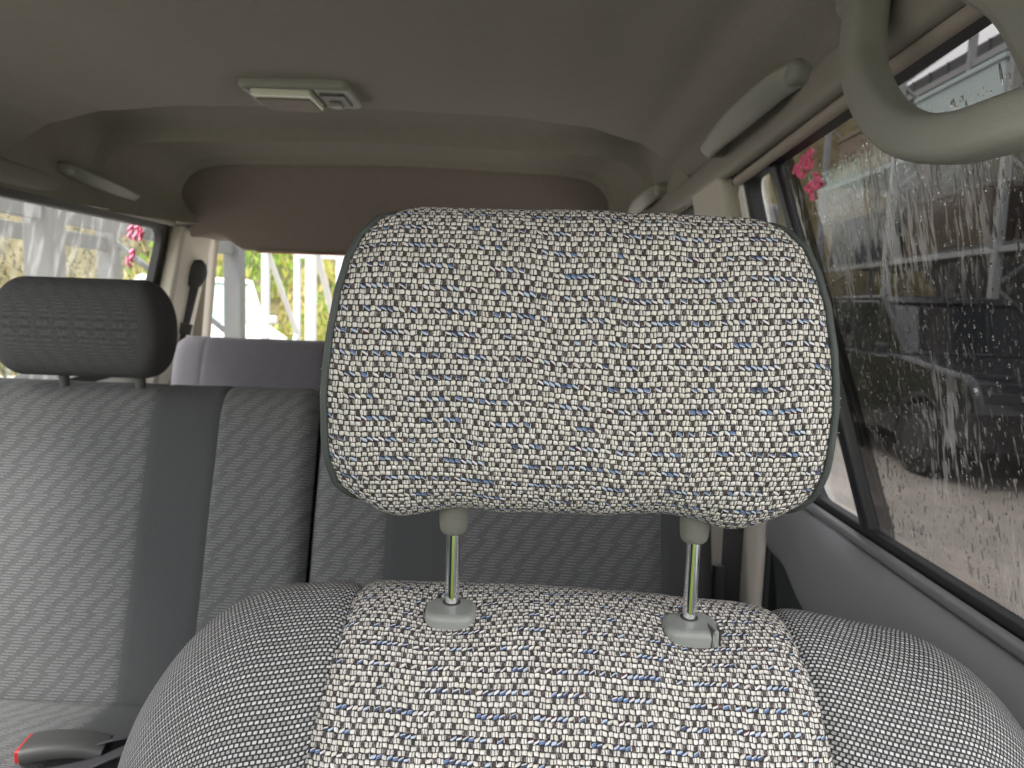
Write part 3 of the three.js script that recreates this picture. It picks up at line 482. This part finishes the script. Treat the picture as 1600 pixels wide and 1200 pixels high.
{
  const b = thing('seat_belt', 'dark belt strap hanging beside the middle row seat', 'seat belt');
  part('strap', sweep([[0.402, 1.62, -1.245], [0.388, 1.3, -1.25], [0.385, 1.1, -1.25], [0.387, 0.62, -1.25]], () => [0.0018, 0.02, 6], V(0.3, 0, 1), 40, 12), M.belt, b);
  part('anchor_cover', box(0.03, 0.07, 0.05, 0.405, 1.6, -1.248, 0.012), M.beltCover, b);
  const k = thing('recline_lever', 'small dark lever beside the middle row seat', 'lever');
  part('stalk', sweep([[0.362, 0.9, -1.235], [0.362, 0.98, -1.238], [0.362, 1.022, -1.24]], () => [0.012, 0.009, 3], V(1, 0, 0), 20, 14), M.belt, k);
}
{ // buckle and belt on the middle row cushion
  const b = thing('seat_belt_buckle', 'grey seat belt buckle with red button lying on the cushion', 'buckle');
  const g = (geo) => geo.rotateY(0.15).translate(-0.605, 0.823, -0.962);
  part('housing', g(sweep([[-0.05, 0, 0], [-0.02, 0.004, 0], [0.02, 0.003, 0], [0.05, -0.004, 0]], (t) => [0.028 - 0.006 * t, 0.0135 - 0.003 * t, 3.2], V(0, 0, 1), 30, 20)), M.beltCover, b);
  part('button', g(box(0.01, 0.018, 0.046, -0.0535, 0.001, 0, 0.003)), M.red, b);
  part('strap', sweep([[-0.575, 0.82, -0.972], [-0.55, 0.824, -0.985], [-0.52, 0.82, -1.01], [-0.49, 0.815, -1.04], [-0.45, 0.812, -1.07]], (t) => [0.024, 0.002, 5], V(0, 0.35, 1), 40, 12), M.belt, b);
  const c = thing('lap_belt', 'grey lap belt lying folded by the buckle', 'seat belt');
  part('strap', sweep([[-0.62, 0.817, -0.9], [-0.56, 0.821, -0.925], [-0.51, 0.829, -0.96], [-0.47, 0.826, -0.99], [-0.44, 0.82, -1.02]], () => [0.024, 0.002, 5], V(0, 0.2, 1), 40, 12), M.belt, c);
}

/* ---------- outside ---------- */
{
  const gm = tex(1024, 1024, (i, j) => { const n = noise.noise(i / 90, j / 90, 0.2) * 0.05 + noise.noise(i / 20, j / 20, 2.2) * 0.04 + (hash(i, j, 71) - 0.5) * 0.1 + (hash(i >> 2, j >> 2, 72) - 0.5) * 0.07, v = 0.575 + n; return [v * 1.03, v * 0.985, v * 0.93]; }, true, [2.5, 2.5]);
  const gr = tex(512, 512, (i, j) => { const v = 0.55 + 0.35 * noise.noise(i / 70, j / 70, 6.2); return [v, v, v]; }, false, [6, 6]);
  const g = grid(60, 60, (u, v) => { const x = (u - 0.5) * 160, z = (v - 0.5) * 160; return [x, 0, z, x, z]; });
  tag(part('ground', g, std({ map: gm, roughness: 1, roughnessMap: gr, bumpMap: gm, bumpScale: 0.006 }), scene), 'wet grey brown gravel yard outside the car', 'ground', null, 'structure');
}
function bankSurface(name, label, x0, x1, z0, z1, rise, col, flip = 1) {
  const H = (x, z) => { const t = clamp((z - z0) / (z1 - z0)); return rise * smooth(t) * (0.85 + 0.2 * noise.noise(x * 0.12, z * 0.12, 3)) + 0.25 * noise.noise(x * 0.5, z * 0.5, 1) * t - 0.05 * (1 - t) ; };
  const mp = tex(256, 256, (i, j) => { const n = noise.noise(i / 30, j / 30, 1) * 0.1 + (hash(i, j, 81) - 0.5) * 0.1; return [col[0] + n, col[1] + n, col[2] + n]; }, true, [3, 3]);
  tag(part(name, grid(60, 30, (u, v) => { const x = lerp(x0, x1, u), z = lerp(z0, z1, v); return [x, H(x, z), z, x, z]; }), std({ map: mp, roughness: 1 }), scene), label, 'bank', null, 'structure');
  return H;
}
function foliage(name, label, n, x0, x1, z0, z1, H, palette, size = 1) {
  const leaf = new THREE.BufferGeometry(); leaf.setAttribute('position', new THREE.Float32BufferAttribute([-0.5, 0, 0, 0.5, 0, 0, 0.32, 0.55, 0.12, -0.32, 0.55, 0.12, 0, 1, 0.35], 3)); leaf.setAttribute('uv', new THREE.Float32BufferAttribute([0, 0, 1, 0, 1, 0.5, 0, 0.5, 0.5, 1], 2)); leaf.setIndex([0, 1, 2, 0, 2, 3, 3, 2, 4]); leaf.computeVertexNormals();
  const im = new THREE.InstancedMesh(leaf, new THREE.MeshPhysicalMaterial({ color: 0xffffff, roughness: 0.9, transmission: 0.35, thickness: 0, side: THREE.DoubleSide }), n), m = new THREE.Matrix4(), c = new THREE.Color();
  for (let i = 0; i < n; i++) {
    let x, z, d; do { x = lerp(x0, x1, rnd()); z = lerp(z0, z1, rnd()); d = 0.5 + 0.9 * noise.noise(x * 0.7, z * 0.7, 4); } while (rnd() > d + 0.25);
    const tall = clamp(d), s = size * (0.07 + 0.13 * rnd()), y = H(x, z) + rnd() * (0.15 + 0.75 * tall);
    m.compose(V(x, y, z), new THREE.Quaternion().setFromEuler(new THREE.Euler((rnd() - 0.3) * 1.6, rnd() * 6.28, (rnd() - 0.5) * 1.2)), V(s * 0.5, s * (1 + rnd()), s)); im.setMatrixAt(i, m);
    const p = palette[Math.floor((0.5 + 0.5 * noise.noise(x * 0.45, z * 0.45, 9) + (rnd() - 0.5) * 0.5) * palette.length * 0.999)] ?? palette[0]; c.setRGB(...p).multiplyScalar(0.8 + 0.4 * rnd()); im.setColorAt(i, c);
  }
  im.name = numbered(name); scene.add(im); tag(im, label, 'plants', null, 'stuff');
}
const GREENS = [[0.12, 0.24, 0.025], [0.2, 0.32, 0.03], [0.36, 0.36, 0.07], [0.45, 0.38, 0.13], [0.15, 0.28, 0.03]];
{
  const A = bankSurface('bank', 'grassy bank behind the car', -24, 16, -12, -24, 9, [0.34, 0.31, 0.2]);
  foliage('undergrowth', 'bright green and straw coloured undergrowth on the bank behind', 20000, -8, 5, -12, -20, A, GREENS);
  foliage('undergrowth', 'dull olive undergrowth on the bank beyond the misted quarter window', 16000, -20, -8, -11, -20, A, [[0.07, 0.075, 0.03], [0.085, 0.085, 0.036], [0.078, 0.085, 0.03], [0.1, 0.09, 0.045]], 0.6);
  const B = bankSurface('bank', 'grassy bank ahead of the car, behind the viewer', -16, 16, 12, 26, 5, [0.36, 0.4, 0.24]);
  foliage('undergrowth', 'green undergrowth on the bank ahead of the car', 7000, -11, 11, 11, 20, B, GREENS);
}
// steel pallet rack: uprights along x or z with braces, beams and decks
function rack(label, x0, z0, dir, bays, bayW, depth, H, levels, mat, postW = 0.09) {
  const r = thing('storage_rack', label, 'rack', 'steel storage racks'), P = (a, y, b) => (dir === 'x' ? [x0 + a, y, z0 - b] : [x0 + b, y, z0 - a]);
  for (let k = 0; k <= bays; k++) {
    for (const b of [0, depth]) part('post', bar(P(k * bayW, 0, b), P(k * bayW, H, b), postW, postW * 0.8), mat, r);
    for (let y = 0.25, q = 0; y < H - 0.8; y += 0.85, q++) part('brace', bar(P(k * bayW, y, q % 2 ? depth : 0), P(k * bayW, y + 0.85, q % 2 ? 0 : depth), 0.045, 0.04), mat, r);
  }
  for (const y of levels) {
    for (const b of [0, depth]) part('beam', bar(P(postW / 2, y, b), P(bays * bayW - postW / 2, y, b), 0.05, 0.12), mat, r);
  }
  return r;
}
rack('galvanised rack behind the car, seen through the rear window', -2.4, -7.0, 'x', 1, 2.7, 1.0, 2.6, [1.93], M.steelPale, 0.07);
rack('pale rack post close behind the car at the rear window', -1.52, -5.4, 'x', 1, 2.4, 0.9, 2.7, [2.2], M.steelPale, 0.075);
rack('rack of broad pale posts beyond the misted quarter window', -3.6, -1.3, 'z', 2, 2.6, 1.1, 3.2, [1.88, 2.9], M.steel, 0.16);
rack('tall white rack behind the dark parked car', 6.2, -4.0, 'z', 4, 2.9, 1.1, 6.4, [2.45, 4.1, 5.7], M.steelGrey, 0.12);
{ // crates on the rack by the dark car, and the shed wall behind it
  const kinds = [['black', C(0.03, 0.03, 0.034), 2.52, -5.45], ['charcoal', C(0.05, 0.05, 0.056), 2.52, -8.35], ['dark brown', C(0.07, 0.05, 0.04), 2.52, -11.25], ['navy', C(0.03, 0.035, 0.055), 2.52, -14.15], ['grey', C(0.1, 0.1, 0.11), 4.17, -5.45], ['rust brown', C(0.17, 0.1, 0.065), 4.17, -8.35], ['pale teal', C(0.4, 0.48, 0.48), 4.17, -11.25], ['tan', C(0.2, 0.15, 0.11), 4.17, -14.15]];
  for (const [n, c, y, z] of kinds) { const g = thing('storage_bin', `${n} crate on the ${y > 3 ? 'upper' : 'lower'} shelf of the tall rack`, 'crate', 'crates on the rack'), m = std({ color: c, roughness: 0.5 });
    part('bin', box(0.95, 0.8, 2.2, 6.75, y + 0.4, z, 0.04), m, g); part('rim', box(1.0, 0.08, 2.26, 6.75, y + 0.82, z, 0.015), m, g); part('shelf', box(1.15, 0.03, 2.7, 6.75, y - 0.03, z, 0.004), M.steel, g); }
  const w = thing('shed_wall', 'dark ribbed shed wall beyond the tall rack', 'wall'), dark = std({ color: C(0.045, 0.047, 0.05), roughness: 0.6 });
  for (let i = 0; i < 34; i++) { part('sheet', box(0.05, 7, 0.66, 9, 3.5, 0 - i * 0.7, 0.01), dark, w); part('rib', box(0.06, 7, 0.06, 8.97, 3.5, -0.35 - i * 0.7, 0.02), dark, w); }
}
{ // worn by nobody: lies over the dashboard, mirrored in the chrome posts
  const v = thing('safety_vest', 'yellow green safety vest draped over the dashboard, behind the viewer', 'vest'), lime = std({ color: C(0.42, 0.66, 0.06), roughness: 0.85 }), tape = std({ color: C(0.6, 0.62, 0.64), roughness: 0.35 });
  const sh = (x, t) => [x, lerp(1.135, 0.6, t) - 0.01 * Math.cos(x * 14), 0.49 - 0.03 * Math.sin(t * 3) + 0.012 * Math.sin(x * 32 + t * 2)];
  part('cloth', grid(50, 40, (u, t) => sh(lerp(-0.32, 0.4, u), t)), lime, v);
  for (const x of [-0.16, 0.16]) part('tape', grid(6, 40, (u, t) => { const q = sh(x + 0.05 * u, t); return [q[0], q[1], q[2] - 0.004]; }), tape, v);
}
// parked car, nose towards +z
function car(label, cx, zc, paint, glassMat, suv) {
  const c = thing('parked_car', label, 'car', 'parked cars'), g = new THREE.Group();
  const S = (pts, r) => roundPath(new THREE.Shape(), pts, r), ex = (s, w, bv) => new THREE.ExtrudeGeometry(s, { depth: w - 2 * bv, bevelEnabled: true, bevelSize: bv, bevelThickness: bv, bevelOffset: -bv, bevelSegments: 4, curveSegments: 12 }).translate(0, 0, -(w - 2 * bv) / 2).rotateY(-Math.PI / 2);
  const low = new THREE.Shape(); low.moveTo(-2.2, 0.4); low.lineTo(-1.75, 0.32); low.absarc(-1.35, 0.36, 0.37, Math.PI, 0, true); low.lineTo(0.98, 0.32); low.absarc(1.35, 0.36, 0.37, Math.PI, 0, true); low.lineTo(2.15, 0.36); low.lineTo(2.25, 0.7); low.quadraticCurveTo(2.2, 0.98, 1.95, 1.02); low.lineTo(0.95, 1.12); low.lineTo(-2.1, 1.14); low.quadraticCurveTo(-2.3, 0.9, -2.2, 0.4);
  const put = (n, geo, m) => part(n, geo.translate(cx, 0, zc), m, c);
  put('body', ex(low, 1.78, 0.07), paint);
  put('cabin', ex(S([[0.85, 1.1], [0.1, 1.7], [-1.95, 1.72], [-2.14, 1.1]], 0.12), 1.5, 0.06), glassMat);
  put('roof', ex(S([[0.2, 1.66], [0.05, 1.745], [-1.9, 1.765], [-2.02, 1.66]], 0.05), 1.46, 0.05), paint);
  for (const s of [-1, 1]) {
    for (const [z0, z1] of [[0.12, 0.82], [-0.62, -0.66], [-1.6, -1.7]]) put('pillar', bar([s * 0.72, 1.69, z0], [s * 0.775, 1.1, z1], 0.06, 0.09), paint);
    for (const z of [1.35, -1.35]) { const w = put('wheel', new THREE.CylinderGeometry(0.34, 0.34, 0.22, 28).rotateZ(Math.PI / 2).translate(s * 0.79, 0.34, z), M.tyre); part('rim', new THREE.CylinderGeometry(0.2, 0.22, 0.03, 20).rotateZ(Math.PI / 2).translate(cx + s * 0.905, 0.34, zc + z), M.hub, w); }
    put('headlight', box(0.34, 0.16, 0.1, s * 0.62, 0.83, 2.17, 0.04), glassMat);
    put('mirror', box(0.16, 0.12, 0.08, s * 0.93, 1.17, 0.62, 0.03), paint);
  }
  put('grille', box(0.7, 0.16, 0.06, 0, 0.76, 2.2, 0.02), M.tyre);
  return c;
}
car('glossy black car parked beyond the wet window', 4.75, -8.4, M.blackPaint, M.darkGlass);
{ const c = car('white car parked behind, seen through the rear window', 0, 0, M.whitePaint, M.greenGlass); c.position.set(-4.6, 0, -10.5); c.rotation.y = 0.5; }

renderer.render(scene, camera);
